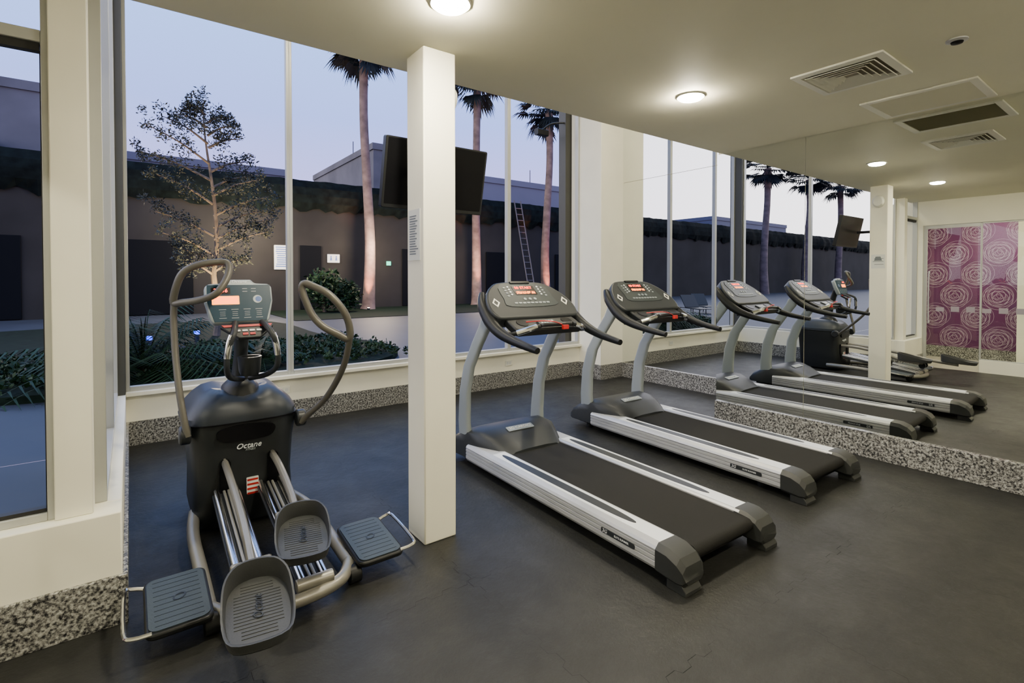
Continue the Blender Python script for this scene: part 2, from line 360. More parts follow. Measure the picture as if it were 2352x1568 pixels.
for x,y,l,z in [(3.29,2.23,'round downlight glowing in the ceiling behind the column',CH),(1.25,2.17,'round downlight cut by the top edge above the column',CH),
    (1.25,-.4,'round downlight behind the viewer on the left',CH),(3.29,-.4,'round downlight behind the viewer on the right',CH),(-1.7,1.9,'round downlight in the corridor by the purple wall',CH),(-3.2,-.5,'round downlight deep in the corridor',CH),
    (1.4,4.4,'unseen round fill light added to the high bay ceiling on the left',TOP),(4.9,4.2,'unseen round fill light added to the high bay ceiling on the right',TOP)]:  # high bay pair is added out of view to brighten pier and sill
    downlight(x,y,l,None,z)
def diffuser(x,y,w,label):
    t=thing('air_diffuser',label,'air vent',(x,y,CH))
    def sq(h,z): return [(h,h,z),(-h,h,z),(-h,-h,z),(h,-h,z)]
    h=w/2
    def ring(bm,hs):
        R=[[bm.verts.new(p) for p in sq(a,z)] for a,z in hs]
        for a,b_ in zip(R,R[1:]):
            for j in range(4): bm.faces.new((a[j],a[(j+1)%4],b_[(j+1)%4],b_[j]))
        return bm
    obj('frame',ring(NB(),((h,0),(h,-.012),(h-.045,-.016),(h-.055,0))),'white',t)
    for k in range(6):
        a=h-.062-k*.034
        if a<.03: break
        bm=NB()
        if a>.05: ring(bm,((a,-.018),(a-.003,-.021),(a-.023,-.002),(a-.018,.0)))
        else: prism(bm,rr(a*2,a*2,.005),(0,0,-.012),X3,Y3,0,.003)
        obj('vane',bm,'white',t)
    obj('backing',PR(rr(w-.1,w-.1,.001),(0,0,-.001),X3,Y3,-.0005,.0005),'grille',t)
    return t
diffuser(3.77,1.37,.52,'square white ceiling air diffuser with concentric vanes')
t=thing('return_grille','rectangular ceiling return air grille beside the mirror','air vent',(4.74,1.22,CH))
bm=NB()
for (x0,x1,y0,y1) in ((-.28,.28,.29,.34),(-.28,.28,-.34,-.29),(-.28,-.235,-.29,.29),(.235,.28,-.29,.29)): box(bm,x0,x1,y0,y1,-.014,0)
obj('frame',bm,'white',t,bevel=.003)
bm=NB()
for k in range(22):
    x=-.222+k*.021
    a=[bm.verts.new(p) for p in ((x-.012,-.29,-.002),(x+.012,-.29,-.014),(x+.012,.29,-.014),(x-.012,.29,-.002))]; bm.faces.new(a)
obj('slats',bm,'ceiling',t)
obj('backing',bx(-.235,.235,-.29,.29,-.0015,-.0005),'grille',t)
t=thing('smoke_detector','small recessed chrome ceiling sensor above the vent','smoke detector',(3.70,.82,CH))
n=24; cr=lambda r,z:[(r*math.cos(2*PI*i/n),r*math.sin(2*PI*i/n),z) for i in range(n)]
obj('ring',loft(NB(),[cr(.05,0),cr(.05,-.006),cr(.035,-.012)]),'silver',t)
obj('sensor',loft(NB(),[cr(.03,-.011),cr(.026,-.02),cr(.012,-.024)]),'gblack',t)

# ---------------------------------------------------------------- things on column / walls
t=thing('television','black flat television tilted down behind the cream column','television',(1.67,3.08,2.22))
rt=Matrix.Rotation(math.radians(12),3,'X'); uy=rt@Z3
obj('casing',PR(rr(.76,.45,.012),(0,0,0),X3,uy,-.05,0),'black',t,bevel=.004)
obj('screen',PR(rr(.73,.415,.006),(0,0,.008),X3,uy,.0005,.0025),'gblack',t)
bm=T([(-.2,-.205,.0),(-.2,-.12,.0),(-.2,-.02,.0)],.02,8,1); obj('mount_arm',bm,'black',t)
tag(obj('wall_speaker',loft(NB(),[[ (1.561+dx, 2.76+r*math.cos(2*PI*i/20), 2.64+r*1.2*math.sin(2*PI*i/20)) for i in range(20)] for r,dx in ((.075,0),(.075,.02),(.055,.045),(.02,.052))]),'white'),'small white round speaker high on the side of the column','speaker')
def notice(name,o,ux,uy,w,h,label,lines,header=True):
    t=thing(name,label,'sign',o); obj('sheet',PR(rr(w,h,.002),(0,0,0),ux,uy,0,.002),'paper',t)
    bm=NB(); ux=V(ux); uy=V(uy)
    for i in range(lines):
        ww=w*.8*random.uniform(.6,1); y=h*.42-(i+1)*h*.84/(lines+1); prism(bm,[(-w*.4,y-.0035),(-w*.4+ww,y-.0035),(-w*.4+ww,y+.0035),(-w*.4,y+.0035)],(0,0,0),ux,uy,.002,.0026)
    obj('printed_lines',bm,'greyink',t); return t
notice('notice',(1.3495,2.77,1.80),-Y3,Z3,.15,.30,'printed paper notice taped to the left face of the column',16)
t=notice('instruction_card',(1.5605,2.76,1.78),Y3,Z3,.17,.2,'white card with console picture on the mirror side of the column',3)
obj('picture',PR([(-.05,-.01),(.05,-.01),(.03,.05),(-.03,.05)],(0,0,.02),Y3,Z3,.002,.003),'greyink',t)
def outlet(x,z,label):
    t=thing('wall_outlet',label,'outlet',(x,YW,z)); obj('plate',PR(rr(.12,.075,.006),(0,0,0),X3,Z3,0,.008),'white',t,bevel=.002)
    for q in (-.022,.022): obj('socket',PR(rr(.03,.035,.003,q,0),(0,0,0),X3,Z3,.008,.0092),'paper',t)
outlet(4.32,.33,'white wall outlet between the two treadmills under the windows'); outlet(1.32,.34,'white wall outlet behind the elliptical under the windows')

# ---------------------------------------------------------------- treadmill
def treadmill(label):
    t=thing('treadmill',label,'treadmill',(0,0,0),0,None)
    obj('base_frame',bx(-.36,.36,.12,2.34,.035,.14),'black',t,bevel=.01)
    for s in (-1,1):
        for y in (.35,2.2): obj('foot',PR(circ(.035,16),(s*.33,y,0),X3,Y3,0,.04),'black',t)
    prof=[]
    for i in range(9):
        a=PI*1.5-PI*i/8; prof.append((.075+.036*math.cos(a),.139+.036*math.sin(a)))
    prof+= [(1.8,.175),(1.8,.16),(.4,.145)]
    obj('running_belt',PR(prof,(-.262,0,0),Y3,Z3,0,.524),'belt',t)
    for s in (-1,1):
        P=[(.264,.10),(.264,.182),(.275,.192),(.40,.192),(.428,.180),(.436,.166),(.436,.161),(.428,.157),(.436,.153),(.436,.135),(.428,.131),(.436,.127),(.436,.109),(.428,.105),(.436,.101),(.436,.078),(.425,.06),(.32,.05)]
        r=obj('side_rail',PR([(s*a,b_) for a,b_ in P],(0,.13,0),X3,Z3,0,-1.95),'silver',t,sharp=20)
        obj('rail_top',PR([(s*a,b_) for a,b_ in ((.285,.1921),(.395,.1921),(.395,.1935),(.285,.1935))],(0,.14,0),X3,Z3,0,-1.6),'lsilver',r)
        ov=[]
        for i in range(28):
            a=2*PI*i/28; ov.append((.034*math.copysign(abs(math.cos(a))**.9,math.cos(a)),.66*math.copysign(abs(math.sin(a))**.55,math.sin(a))))
        obj('grip_inset',PR(ov,(s*.340,1.03,.1935),X3,Y3,0,.0015),'dgrey',r)
        ux=-Y3 if s<0 else Y3
        obj('name_plate',PR(rr(.25,.028,.010),(s*.4362,.42,.118),ux,Z3,0,.0012),'dgrey',r)
        text('rail_lettering','3G',.030,(s*.4378,.42-(-.095 if s<0 else .095),.118),ux,Z3,'lsilver',r,shear=.2)
        text('rail_lettering','ELITE RUNNER',.016,(s*.4378,.42-(.03 if s<0 else -.03),.118),ux,Z3,'lsilver',r)
        cp=NB(); rings=[]
        for y,zt,zb,x0,x1 in ((.16,.197,.050,.263,.441),(.09,.194,.045,.263,.442),(.03,.170,.040,.264,.440),(.0,.138,.042,.27,.432),(-.012,.10,.055,.28,.42)):
            c=.018; pts_=[(x0,zb+c),(x0,zt-c),(x0+c,zt),(x1-c*1.6,zt),(x1,zt-c*1.6),(x1,zb+c),(x1-c,zb),(x0+c,zb)]
            rings.append([(s*px,y,pz) for px,pz in pts_])
        cp=obj('end_cap',loft(cp,rings),'capgrey',t,sharp=25,bevel=.003)
        obj('end_foot',loft(NB(),[[(s*x,y,z) for x,y in ((.30,y0),(.425,y0),(.425,.10),(.30,.10))] for z,y0 in ((.0,-.015),(.020,-.015),(.050,.01))]),'capgrey',cp,bevel=.004)
    def sec(y,hw,zt,zb=.07):
        return [(-hw,y,zb),(-hw,y,zt*.55+zb*.45),(-hw*.96,y,zt-.035),(-hw*.8,y,zt-.008),(-hw*.4,y,zt),(hw*.4,y,zt),(hw*.8,y,zt-.008),(hw*.96,y,zt-.035),(hw,y,zt*.55+zb*.45),(hw,y,zb)]
    mc=obj('motor_cover',loft(NB(),[sec(1.70,.26,.195,.15),sec(1.74,.30,.21,.12),sec(1.86,.35,.268),sec(1.98,.40,.305),sec(2.12,.42,.308),sec(2.26,.43,.262),sec(2.36,.43,.21),sec(2.41,.41,.15)]),'dgrey',t,sharp=50)
    u=V((0,.12,.037)).normalized()
    obj('badge_plate',PR(rr(.26,.06,.008),(0,1.93,.292),X3,u,0,.006),'upr',mc)
    text('badge_lettering','3G CARDIO',.042,(0,1.93,.2965),X3,u,'white',mc,off=.003)
    for s in (-1,1):
        obj('upright',loft(NB(),[sup(s*.375,2.18,.14,.03,.085),sup(s*.385,2.19,.35,.028,.075),sup(s*.39,2.17,.6,.027,.068),sup(s*.392,2.10,.82,.027,.065),sup(s*.39,1.97,1.02,.027,.068),sup(s*.385,1.86,1.17,.028,.07),sup(s*.38,1.83,1.26,.026,.06)]),'upr',t,sharp=60)
    d=V((0,.76,.65)).normalized(); o=V((0,1.68,1.275)); n=X3.cross(d)
    out=S2([(-.40,-.03),(-.30,-.05),(.30,-.05),(.40,-.03),(.43,.08),(.385,.22),(.285,.33),(.16,.37),(-.16,.37),(-.285,.33),(-.385,.22),(-.43,.08)])
    cs=obj('console',PR(out,o,X3,d,-.11,0),'dgrey',t,bevel=.02,seg=3)
    obj('control_panel',PR(S2([(-.22,.07),(.22,.07),(.25,.16),(.2,.335),(-.2,.335),(-.25,.16)]),o,X3,d,0,.004),'panelg',cs)
    sc=obj('display',PR(rr(.22,.11,.01,0,.255),o,X3,d,.004,.006),'screen',cs)
    obj('top_label',PR(rr(.20,.022,.004,0,.35),o,X3,d,.001,.012),'gblack',cs)
    P=lambda a,b_,c=.0065: o+X3*a+d*b_+n*c
    text('display_digits','00 START',.042,P(0,.282),X3,d,'redled',sc)
    bm=NB()
    for i in range(24):
        for j in range(4):
            if random.random()<.75: prism(bm,[(-.096+i*.008,.212+j*.008),(-.091+i*.008,.212+j*.008),(-.091+i*.008,.217+j*.008),(-.096+i*.008,.217+j*.008)],o,X3,d,.006,.0072)
    obj('led_dots',bm,'orange',sc)
    for i in range(9): obj('button',PR(rr(.03,.016,.004,-.16+i*.04,.105),o,X3,d,.004,.007),'upr',cs)
    for s in (-1,1):
        for j in range(4): obj('button',PR(circ(.009,10,s*.15,.205+j*.03),o,X3,d,.004,.008),'lsilver',cs); obj('button',PR(rr(.02,.014,.003,s*.19,.19+j*.032),o,X3,d,.004,.007),'upr',cs)
    for i in range(3): obj('button',PR(circ(.014,14,-.05+i*.05,.15),o,X3,d,.004,.008),'upr',cs)
    d2=V((0,.9,.42)).normalized(); o2=V((0,1.58,1.195)); n2=X3.cross(d2)
    tr=obj('tray',PR(rr(.66,.22,.04,0,.03),o2,X3,d2,-.06,0),'black',t,bevel=.012)
    kp=obj('keypad',PR(rr(.17,.075,.012,0,-.005),o2,X3,d2,0,.012),'panelg',tr)
    bm=NB()
    for i in range(5):
        for j in range(2): prism(bm,rr(.022,.018,.005,-.056+i*.028,-.02+j*.028),o2,X3,d2,.012,.016)
    obj('keys',bm,'silver',kp)
    for s in (-1,1):
        obj('cup_holder',PR(circ(.05,20,s*.22,.02),o2,X3,d2,0,.004),'gblack',tr)
    bm=T([(-.22,1.55,1.215),(-.12,1.47,1.225),(-.02,1.465,1.215),(.07,1.475,1.19)],.004,6); obj('safety_cord',bm,'red',t)
    obj('safety_key',bx(.07,.125,1.455,1.48,1.15,1.185),'red',t,bevel=.004)
    for s in (-1,1):
        a=[(-.034,.0),(0.006,.05),(.036,.0),(-.006,-.05)]; inner=[(x*.6,y*.6) for x,y in a]; bm=NB()
        for i in range(4):
            j=(i+1)%4; prism(bm,[a[i],a[j],inner[j],inner[i]],o+X3*(.345*s)+d*.12,X3,d,0,.003)
        obj('diamond_badge',bm,'white',cs)
    for s in (-1,1):
        obj('arm_rest',T([(s*.375,1.93,1.42),(s*.415,1.85,1.33),(s*.43,1.72,1.215),(s*.43,1.58,1.14),(s*.415,1.40,1.09),(s*.40,1.18,1.055)],[.030,.056,.062,.052,.040,.030],14,4,flat=(.75,.8)),'black',t)
        g=obj('pulse_bar',T([(s*.40,1.66,1.12),(s*.36,1.55,1.13),(s*.26,1.47,1.165),(s*.16,1.46,1.19)],.017,10),'black',t)
        obj('pulse_grip',T([(s*.33,1.515,1.14),(s*.26,1.47,1.166),(s*.19,1.462,1.184)],.021,10),'chrome',g)
    obj('pulse_bar',T([(-.16,1.46,1.19),(-.08,1.50,1.19),(.08,1.50,1.19),(.16,1.46,1.19)],.017,10),'black',t)
    return t
T1=treadmill('grey treadmill nearest the viewer, just right of the cream column')
T1.location=(2.56,1.46,0); T1.rotation_euler=(0,0,math.radians(-1.6))
T2=dup(T1,(4.08,1.56,0),math.radians(-2),'grey treadmill standing beside the mirrored wall, farther from the column')

# ---------------------------------------------------------------- elliptical
E=thing('elliptical_trainer','black and grey elliptical trainer with two big foot pedals by the left windows','elliptical trainer',(.58,3.2,0),0,None,ws=True)
cx=.575
H=obj('housing',loft(NB(),[sup(cx,3.84,.03,.27,.30,6),sup(cx,3.84,.10,.288,.325,6),sup(cx,3.86,.30,.282,.315,6),sup(cx,3.87,.5,.298,.32,6),sup(cx,3.88,.60,.315,.335,6),sup(cx,3.88,.655,.315,.335,6)]),'house',E,sharp=40)
def hoodring(z0,hw,hd,vz):
    out=[]
    for (x,y,z) in sup(0,0,0,hw,hd,4.2,40):
        v=max(0,1-(abs(x)/.13)**2) if abs(x)<.13 else 0
        out.append((cx+x,3.88+y,z0-vz*v*(1 if y<0 else .3)))
    return out
HD=obj('hood',loft(NB(),[hoodring(.652,.325,.348,0),hoodring(.69,.325,.348,0),hoodring(.735,.30,.335,.0),hoodring(.785,.255,.30,.015),hoodring(.82,.215,.25,.035),hoodring(.838,.165,.19,.045),hoodring(.842,.10,.12,.04)]),'hood',E,sharp=28)
obj('hood_seam',loft(NB(),[sup(cx,3.88,.648,.331,.352,4.5),sup(cx,3.88,.657,.331,.352,4.5)]),'gblack',E)
obj('bottle_slot',PR(S2([(-.16,.02),(-.08,.045),(.08,.045),(.16,.02),(.15,-.03),(.09,-.05),(-.09,-.05),(-.15,-.03)]),(cx,3.54,.59),X3,Z3,-.03,.014),'gblack',H)
text('brand_lettering','Octane',.048,(cx+.01,3.544,.50),X3,Z3,'lsilver',H,shear=.35,ex=.004,off=.002)
text('brand_lettering','FITNESS',.016,(cx+.02,3.544,.474),X3,Z3,'upr',H,shear=.35,ex=.004,off=.002)
for x in (.455,.725):
    obj('arm_slot',PR(rr(.062,.34,.03),(x,3.545,.27),X3,Z3,-.02,.014),'gblack',H)
sk=obj('warning_label',PR(rr(.068,.12,.004),(cx+.03,3.54,.24),X3,Z3,0,.010),'paper',H)
bm=NB()
for k in range(4): prism(bm,rr(.062,.012,.002,0,.045-k*.028),(cx+.03,3.54,.24),X3,Z3,.010,.011)
obj('label_stripes',bm,'red',sk)
obj('mast_base',loft(NB(),[sup(cx+.005,3.80,.77,.125,.15,2.6),sup(cx+.005,3.80,.84,.105,.13,2.4),sup(cx+.005,3.79,.88,.07,.09,2.3)]),'black',E,sharp=60)
obj('mast',loft(NB(),[sup(cx+.005,3.80,.84,.065,.07,2.3),sup(cx+.005,3.79,.92,.05,.06,2.3),sup(cx+.005,3.76,1.05,.04,.05,2.3),sup(cx+.005,3.72,1.2,.045,.045,2.3),sup(cx,3.68,1.34,.06,.04,2.3)]),'house',E,sharp=60)
rg=lambda r,z,y=3.60:[(cx+.03+r*math.cos(2*PI*i/24),y+r*math.sin(2*PI*i/24),z) for i in range(24)]
obj('cup_holder',loft(NB(),[rg(.05,.93),rg(.062,.96),rg(.068,1.03),rg(.07,1.05),rg(.058,1.05),rg(.05,.97)]),'house',E)
for s in (-1,1):
    c0=cx+.02
    g=obj('fixed_handlebar',T([(c0+s*.02,3.66,.90),(c0+s*.10,3.56,.93),(c0+s*.138,3.44,1.0),(c0+s*.135,3.42,1.12),(c0+s*.10,3.43,1.22),(c0+s*.075,3.55,1.27)],.017,12),'dgrey',E)
    obj('pulse_grip',T([(c0+s*.139,3.425,1.07),(c0+s*.128,3.422,1.15),(c0+s*.11,3.426,1.205)],.021,12),'chrome',g)
d=V((0,.33,.94)).normalized(); o=V((cx-.02,3.56,1.27)); n=X3.cross(d)
fp=[(-.15,-.0),(-.165,.02),(-.19,.14),(-.19,.235),(-.17,.255),(-.09,.26),(-.07,.285),(.07,.285),(.09,.26),(.17,.255),(.19,.235),(.19,.14),(.165,.02),(.15,0)]
cs=obj('console',PR(fp,o,X3,d,-.06,0),'upr',E,bevel=.012,seg=3)
obj('control_panel',PR([(-.145,.008),(.145,.008),(.181,.14),(.178,.246),(-.178,.246),(-.181,.14)],o,X3,d,0,.004),'panel',cs,bevel=.001)
P=lambda a,b_,c=.0045: o+X3*a+d*b_+n*c
text('brand_lettering','Octane',.03,P(0,.268,.001),X3,d,'lsilver',cs,shear=.3)
s1=obj('time_display',PR(rr(.105,.042,.004,-.105,.207),o,X3,d,.004,.006),'screen',cs)
text('time_digits','21:56',.036,P(-.107,.207,.0062),X3,d,'redled',s1,shear=.15)
s2=obj('data_display',PR(rr(.15,.055,.004,-.08,.145),o,X3,d,.004,.006),'ledpanel',cs)
bm=NB()
for j in range(3): prism(bm,rr(.13,.004,.001,-.08,.13+j*.014),o,X3,d,.006,.0068)
obj('program_lines',bm,'redled',s2)
bm=NB()
for r in range(4):
    for q in range(2): prism(bm,rr(.04,.003,.0012,-.10+r*.068,.085-q*.055),o,X3,d,.004,.0052)
    prism(bm,rr(.028,.003,.0012,.03+ (r%2)*.05,.22-(r//2)*.018),o,X3,d,.004,.0052)
    for q in range(3): prism(bm,rr(.03,.002,.0008,-.10+r*.068,.07-q*.012),o,X3,d,.004,.005)
obj('printed_marks',bm,'upr',cs)
lg=obj('round_emblem',PR(circ(.026,20,.10,.15),o,X3,d,.004,.0055),'upr',cs)
obj('emblem_centre',PR(circ(.018,16,.105,.15),o,X3,d,.0055,.0065),'sky_blue',lg)
d2=V((0,.75,.66)).normalized(); o2=V((cx+.01,3.46,1.185))
kp=obj('lower_keypad',PR([(-.06,0),(.06,0),(.15,.1),(.14,.115),(-.14,.115),(-.15,.1)],o2,X3,d2,-.025,0),'house',E,bevel=.005)
bm=NB(); prism(bm,[(-.13,.09),(.13,.09),(.142,.108),(-.142,.108)],o2,X3,d2,0,.003); prism(bm,rr(.03,.018,.003,-.02,.03),o2,X3,d2,0,.004); prism(bm,rr(.03,.018,.003,.02,.03),o2,X3,d2,0,.004); obj('red_keys',bm,'red',kp)
bm=NB()
for i in range(4): prism(bm,rr(.03,.015,.003,-.06+i*.04,.058),o2,X3,d2,0,.004)
obj('grey_keys',bm,'silver',kp)
a=obj('moving_arm',T([(.262,3.52,.62),(.245,3.53,.72),(.225,3.58,.9),(.213,3.64,1.1),(.208,3.67,1.28),(.211,3.67,1.40)],.019,14),'taupe',E)
obj('hand_loop',T([(.208,3.67,1.40),(.222,3.63,1.50),(.255,3.6,1.58),(.33,3.58,1.625),(.45,3.58,1.645),(.488,3.56,1.625),(.478,3.53,1.56),(.44,3.5,1.49),(.40,3.5,1.445),(.33,3.55,1.415),(.25,3.62,1.40)],.021,14,4,True),'taupe',a)
a=obj('moving_arm',T([(.895,3.52,.60),(.93,3.46,.66),(.985,3.32,.77),(1.015,3.17,.91),(1.03,3.05,1.05),(1.032,2.98,1.19)],.019,14),'taupe',E)
obj('hand_loop',T([(1.03,2.98,1.19),(1.025,2.97,1.28),(.985,2.97,1.37),(.92,3.01,1.455),(.85,3.07,1.50),(.815,3.1,1.515),(.80,3.11,1.49),(.815,3.1,1.42),(.85,3.08,1.33),(.90,3.05,1.265),(.97,3.01,1.22)],.021,14,4,True),'taupe',a)
for x,s in ((.25,-1),(.90,1)):
    obj('pivot_cover',PR(circ(.055,20),(x,3.56,.62),Y3,Z3,-.03,.03),'house',E,bevel=.012)
for s,x in ((-1,.27),(1,.90)):
    obj('side_tube',T([(cx+s*.27,3.7,.09),(x,3.35,.10),(x,2.95,.085),(x+s*.0,2.62,.07)],.032,12),'tsilver',E)
    obj('step_bracket',T([(x,2.72,.085),(x+s*.06,2.68,.09),(x+s*.15,2.68,.11)],.03,10,flat=(.6,1)),'dgrey',E)
    obj('foot_roller',PR(circ(.045,20),(x,2.55,.046),Y3,Z3,-.03,.03),'black',E,bevel=.006)
obj('rear_tube',T([(.27,2.62,.075),(.36,2.50,.07),(.5,2.45,.07),(.68,2.45,.07),(.82,2.50,.07),(.90,2.62,.075)],.03,12),'tsilver',E)
for x in (.455,.70):
    a=V((x,3.5,.25)); b_=V((x-.01,2.50,.10)); dr=(b_-a).normalized()
    rp_=obj('roller_ramp',PR([(-.075,0),(.075,0),(.075,(b_-a).length),(-.075,(b_-a).length)],a,X3,dr,.0,.02),'dgrey',E,bevel=.004)
    for q in (-.052,.052):
        up=V((0,.148,1)).normalized()*.022; obj('chrome_rail',T([a+X3*q+up*.7,b_+X3*q+up*.7],.017,12,1),'chrome',rp_)
    for q in (-.012,.012):
        obj('centre_rail',T([a+X3*q+up*.4,b_+X3*q+up*.4],.008,8,1),'tsilver',rp_)
    obj('ramp_end',PR(circ(.03,14),b_+V((0,-.01,.01)),Y3,Z3,-.085,.085),'tsilver',rp_,bevel=.004)
def pedal(c,yaw,pitch):
    c=V(c); R=(Matrix.Rotation(yaw,3,'Z')@Matrix.Rotation(pitch,3,'X'))
    ux=R@X3; uy=R@Y3; n=ux.cross(uy)
    pts=S2([(-.085,-.185),(0,-.205),(.085,-.185),(.112,-.1),(.116,.02),(.105,.12),(.066,.185),(0,.205),(-.066,.185),(-.105,.12),(-.116,.02),(-.112,-.1)])
    p=obj('foot_pedal',PR(pts,c,ux,uy,-.03,0),'pedal',E,bevel=.008)
    bm=NB(); n_=len(pts); rings=[[],[],[],[]]
    for a,b_ in pts:
        h=.014+.06*max(0,min(1,(b_+.12)/.3)); 
        rings[0].append(bm.verts.new(c+ux*a+uy*b_-n*.02)); rings[1].append(bm.verts.new(c+ux*a*1.07+uy*b_*1.05+n*h)); rings[2].append(bm.verts.new(c+ux*a*1.01+uy*b_*1.0+n*h)); rings[3].append(bm.verts.new(c+ux*a*.94+uy*b_*.95))
    for k in range(4):
        r0=rings[k]; r1=rings[(k+1)%4]
        for i in range(n_): bm.faces.new((r0[i],r0[(i+1)%n_],r1[(i+1)%n_],r1[i]))
    obj('pedal_rim',bm,'pedal',p,sharp=60)
    bm=NB()
    for k in range(17): 
        w=.082 if 2<k<14 else .058
        prism(bm,[(-w,-.16+k*.019),(w,-.16+k*.019),(w,-.1575+k*.019),(-w,-.1575+k*.019)],c,ux,uy,0,.002)
    obj('tread_ribs',bm,'pedal',p)
    text('pedal_lettering','Octane',.05,c,uy,-ux,'dgrey',p,ex=.001,off=.004,shear=.3)
pedal((.375,2.10,.31),math.radians(-8),math.radians(3)); pedal((.655,2.56,.31),math.radians(-12),math.radians(3))
obj('pedal_arm',T([(.455,3.6,.42),(.445,3.2,.40),(.43,2.75,.345),(.41,2.4,.285),(.385,2.1,.255)],.024,10,flat=(1,.8)),'tsilver',E)
obj('pedal_arm',T([(.725,3.6,.42),(.715,3.3,.41),(.70,2.95,.35),(.68,2.75,.285),(.655,2.5,.255)],.024,10,flat=(1,.8)),'tsilver',E)
for c in ((.425,2.52,.25),(.69,2.90,.27)):
    obj('roller_axle',PR(circ(.035,18),c,Y3,Z3,-.085,.085),'tsilver',E,bevel=.01)
    for s in (-1,1):
        obj('roller_wheel',PR(circ(.045,18),(c[0]+s*.05,c[1]-.01,c[2]-.05),Y3,Z3,-.015,.015),'black',E)
for s,x in ((-1,.155),(1,1.03)):
    uy=V((0,1,.10)).normalized()
    f=obj('side_step',PR(rr(.245,.39,.04),(x,2.68,.125),X3,uy,-.02,.008),'black',E,bevel=.008)
    obj('step_pad',PR(rr(.22,.36,.035),(x,2.68,.125),X3,uy,.008,.013),'padblue',f)
    bm=NB()
    for k in range(10): prism(bm,[(-.088,-.155+k*.034),(.088,-.155+k*.034),(.088,-.1525+k*.034),(-.088,-.1525+k*.034)],(x,2.68,.125),X3,uy,.013,.0140)
    obj('pad_ribs',bm,'house',f)
    text('pad_lettering','O',.07,(x,2.68,.139),X3,uy,'house',f,shear=.3,ex=.0005)
    obj('step_guard',T([(x+s*.10,2.84,.13),(x+s*.165,2.845,.15),(x+s*.19,2.81,.155),(x+s*.19,2.54,.13),(x+s*.165,2.50,.12),(x+s*.10,2.50,.115)],.009,8,3),'chrome',f)

# ---------------------------------------------------------------- outside
st(obj('patio_ground',quad([(-120,5.95,-.03),(120,5.95,-.03),(120,90,-.03),(-120,90,-.03)]),'patio'),'blue grey courtyard paving')
st(obj('patio_side',quad([(-30,3.0,-.031),(-.25,3.0,-.031),(-.25,5.95,-.031),(-30,5.95,-.031)]),'patio'))
YC=26
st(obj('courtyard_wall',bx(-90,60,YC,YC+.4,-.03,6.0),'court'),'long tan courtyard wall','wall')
def hedge(name,x0,x1,y,z0,z1,amp,step,label):
    nx=int((x1-x0)/step); nz=max(3,int((z1-z0)/(step))); vs=[];fs=[]
    for i in range(nx+1):
        for j in range(nz+1):
            x=x0+i*step; z=z0+(z1-z0)*j/nz; a=mnoise.noise(V((x*1.1,z*1.1,3.3)))*amp
            e=math.sin(PI*j/nz)**.5*.25 if 0<j<nz else 0; zz=z+(mnoise.noise(V((x*1.7,9,z)))*(.05 if j==nz else .4) if j in (0,nz) else 0)
            vs.append((x,y-.05-e-max(0,a+amp*.6),zz))
    for i in range(nx):
        for j in range(nz): a=i*(nz+1)+j; fs.append((a,a+1,a+nz+2,a+nz+1))
    for i in range(nx+1): vs.append((x0+i*step,y+.35,z1))
    b0=(nx+1)*(nz+1)
    for i in range(nx): fs.append((i*(nz+1)+nz,(i+1)*(nz+1)+nz,b0+i+1,b0+i))
    o=raw(name,vs,fs,'hedge'); tag(o,label,'creeper',kind='stuff'); return o
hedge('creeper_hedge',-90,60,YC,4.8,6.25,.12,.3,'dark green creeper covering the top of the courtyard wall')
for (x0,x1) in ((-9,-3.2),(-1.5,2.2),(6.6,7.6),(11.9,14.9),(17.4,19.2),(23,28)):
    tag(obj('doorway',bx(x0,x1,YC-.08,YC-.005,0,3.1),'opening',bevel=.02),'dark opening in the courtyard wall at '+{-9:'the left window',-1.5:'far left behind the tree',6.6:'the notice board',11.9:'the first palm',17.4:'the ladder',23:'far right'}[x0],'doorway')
def building(label,x0,x1,y0,y1,h,m,wins,par=.5):
    t=thing('building',label,'building',((x0+x1)/2,(y0+y1)/2,0),0,None,ws=True)
    obj('block',bx(x0,x1,y0,y1,0,h),m,t)
    bm=NB(); box(bm,x0-.1,x1+.1,y0-.1,y0+.25,h,h+par); box(bm,x0-.1,x0+.25,y0+.25,y1,h,h+par); box(bm,x1-.25,x1+.1,y0+.25,y1,h,h+par); obj('parapet',bm,m,t)
    for (a,z,w,hh) in wins:
        f=obj('window',bx(a-.1,a+w+.1,y0-.06,y0,z-.1,z+hh+.1),'conc2',t); obj('pane',bx(a,a+w,y0-.08,y0-.06,z,z+hh),'opening',f)
    return t
building('tall grey concrete building rising behind the first palm',15.4,23.6,38.8,55,11.6,'conc',())
building('lower pale building behind the television and right palms',23.8,34.5,36.6,48,9.7,'conc2',())
building('low pale building behind the small tree',-.5,9.8,42,52,9.3,'conc2',())
building('dark grey concrete building seen through the left window',-14,-3.4,37.8,50,11.6,'conc',((-9,8.2,2.2,1.2),))
building('distant pale building seen only in the mirror',-75,-52,40,50,9.5,'conc2',())
for x,y,z,l in ((16.0,45,11.6,'thin antenna rod on the tall grey building'),(30.5,38,9.7,'thin antenna rod on the lower pale building')):
    bm=T([(x,y,z),(x,y,z+2.0)],.04,6,1); tag(obj('antenna',bm,'conc'),l,'antenna')
t=thing('air_conditioner','white rooftop air conditioning unit left of the dark building','air conditioner',(-6.6,36.9,7.6),0,None,ws=True)
obj('casing',bx(-7.6,-5.4,36.6,37.6,7.6,8.7),'conc2',t,bevel=.05); obj('support',bx(-8,-5,36.4,37.79,7.4,7.59),'conc',t)
